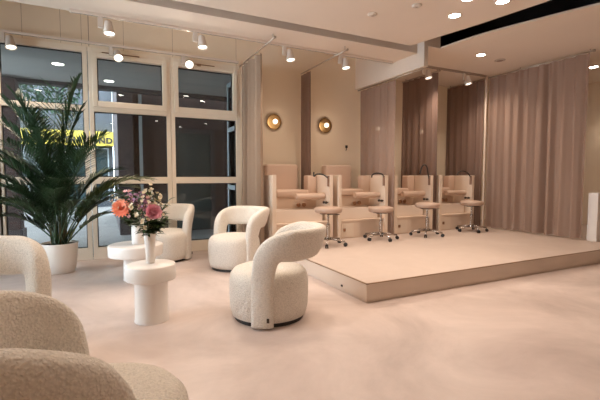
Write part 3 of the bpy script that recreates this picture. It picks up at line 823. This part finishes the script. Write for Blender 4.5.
# shop across the street
t = thing('shop_building', 'dark shop front with a yellow sign across the street, behind the palm', 'shop', (0, 18, -.02))
b = BM(); box(b, -9, .26, 0, 3, 0, 8); obj('wall', b, 'facade', t)
b = BM(); box(b, .26, .50, -.05, 3, 3.0, 8, .01); obj('corner_panel', b, 'extwhite', t)
b = BM()
vs = [(-3.0, 0), (.43, 0), (.30, .56), (-3.0, .56)]
fa = [b.verts.new((x, -.45-.0*z, 2.46+z)) for x, z in vs]; ba = [b.verts.new((x, -.0, 2.46+z)) for x, z in vs]
b.faces.new(fa); b.faces.new(ba[::-1])
for i in range(4): b.faces.new((fa[i], fa[(i+1) % 4], ba[(i+1) % 4], ba[i]))
sg = obj('sign_board', b, 'yellow', t)
tc = bpy.data.curves.new('sign_text', 'FONT'); tc.body = 'DIAMOND'; tc.size = .31; tc.extrude = .012; tc.align_x = 'RIGHT'; tc.space_character = 1.15; tc.offset = .012
to = bpy.data.objects.new('sign_text', tc); C.objects.link(to)
bpy.context.view_layer.update()
me = bpy.data.meshes.new_from_object(to.evaluated_get(bpy.context.evaluated_depsgraph_get()))
bpy.data.objects.remove(to)
me.transform(Matrix.Translation((.24, -.463, 2.56)) @ Matrix.Rotation(PI/2, 4, 'X') @ Matrix.Diagonal((1.0, 1, 1, 1)))
me.materials.clear(); me.materials.append(M['letter'])
link(bpy.data.objects.new('sign_lettering', me), sg)
for i in range(7):
    b = BM(); x = -2.95+i*.13
    vs = [b.verts.new(q) for q in ((x, -.452, 2.48), (x+.06, -.452, 2.48), (x-.10+.06, -.452, 3.0), (x-.10, -.452, 3.0))]
    b.faces.new(vs); r_ = bmesh.ops.extrude_face_region(b, geom=b.faces[:]); bmesh.ops.translate(b, vec=(0, -.01, 0), verts=[v for v in r_['geom'] if isinstance(v, bmesh.types.BMVert)])
    obj('sign_stripe', b, 'stripe', sg)
for x0, x1 in ((-2.8, -1.5), (-1.4, -.55), (-.45, .1)):
    b = BM(); box(b, x0, x0+.05, -.04, .02, .25, 2.4); box(b, x1-.05, x1, -.04, .02, .25, 2.4); box(b, x0+.05, x1-.05, -.04, .02, 2.35, 2.4); box(b, x0+.05, x1-.05, -.04, .02, .25, .3); w_ = obj('shop_window', b, 'outframe', t)
    b = BM(); box(b, x0+.05, x1-.05, -.02, -.012, .3, 2.35); obj('shop_glass', b, 'darkglass', w_)
# street tree
rnd = random.Random(4)
t = thing('street_tree', 'green street tree seen through the upper left window', 'tree', (-2.15, 13.5, -.02))
b = BM(); tube(b, [(-.6, 0, 0), (-.55, .05, 1.6), (-.5, 0, 3.2), (-.3, 0, 4.2)], .12, 10, .05); obj('trunk', b, 'bark', t, smooth=True)
b = BM()
for i in range(2600):
    a = rnd.uniform(0, 2*PI); rr = 1.75*math.sqrt(rnd.random()); z = 3.05+rnd.random()*2.2
    leaf(b, (rr*math.cos(a)-.1, rr*math.sin(a)*.8, z), (rnd.uniform(-1, 1), rnd.uniform(-1, 1), rnd.uniform(-.8, .6)), .15, .045)
obj('foliage', b, 'tree', t)
# open glass door leaf outside, at the right end of the windows
t = thing('glass_door', 'open grey-framed glass door leaf outside the right window', 'door', (2.09, 6.66, -.015))
b = BM(); Ld = .66
box(b, -.025, .025, 0, .07, .02, 2.95, .004); box(b, -.025, .025, Ld-.07, Ld, .02, 2.95, .004)
for z0, z1 in ((.02, .14), (.98, 1.06), (2.05, 2.13), (2.87, 2.95)): box(b, -.025, .025, .07, Ld-.07, z0, z1, .004)
obj('door_frame', b, 'outframe', t)
b = BM()
for z0, z1 in ((.14, .98), (1.06, 2.05), (2.13, 2.87)): box(b, -.004, .004, .07, Ld-.07, z0, z1)
obj('door_glass', b, 'glass', t)
b = BM(); tube(b, [(-.025, .60, 1.0), (-.07, .60, 1.0), (-.07, .50, 1.0)], .009, 8); obj('door_handle', b, 'chrome', t, smooth=True)

# ------------------------------------------------------------------ world and view
w = bpy.data.worlds.new('world'); S.world = w; w.use_nodes = True
bg = w.node_tree.nodes['Background']; bg.inputs[0].default_value = (.86, .94, 1.0, 1); bg.inputs[1].default_value = 24.0
S.view_settings.view_transform = 'Standard'; S.view_settings.look = 'None'; S.view_settings.gamma = 1
S.view_settings.use_curve_mapping = False
S.view_settings.exposure = -1.2
try:
    S.cycles.use_denoising = True
    S.cycles.max_bounces = 8; S.cycles.diffuse_bounces = 7; S.cycles.glossy_bounces = 4; S.cycles.transparent_max_bounces = 16
    S.cycles.sample_clamp_indirect = 6; S.cycles.caustics_reflective = False; S.cycles.caustics_refractive = False
except Exception: pass
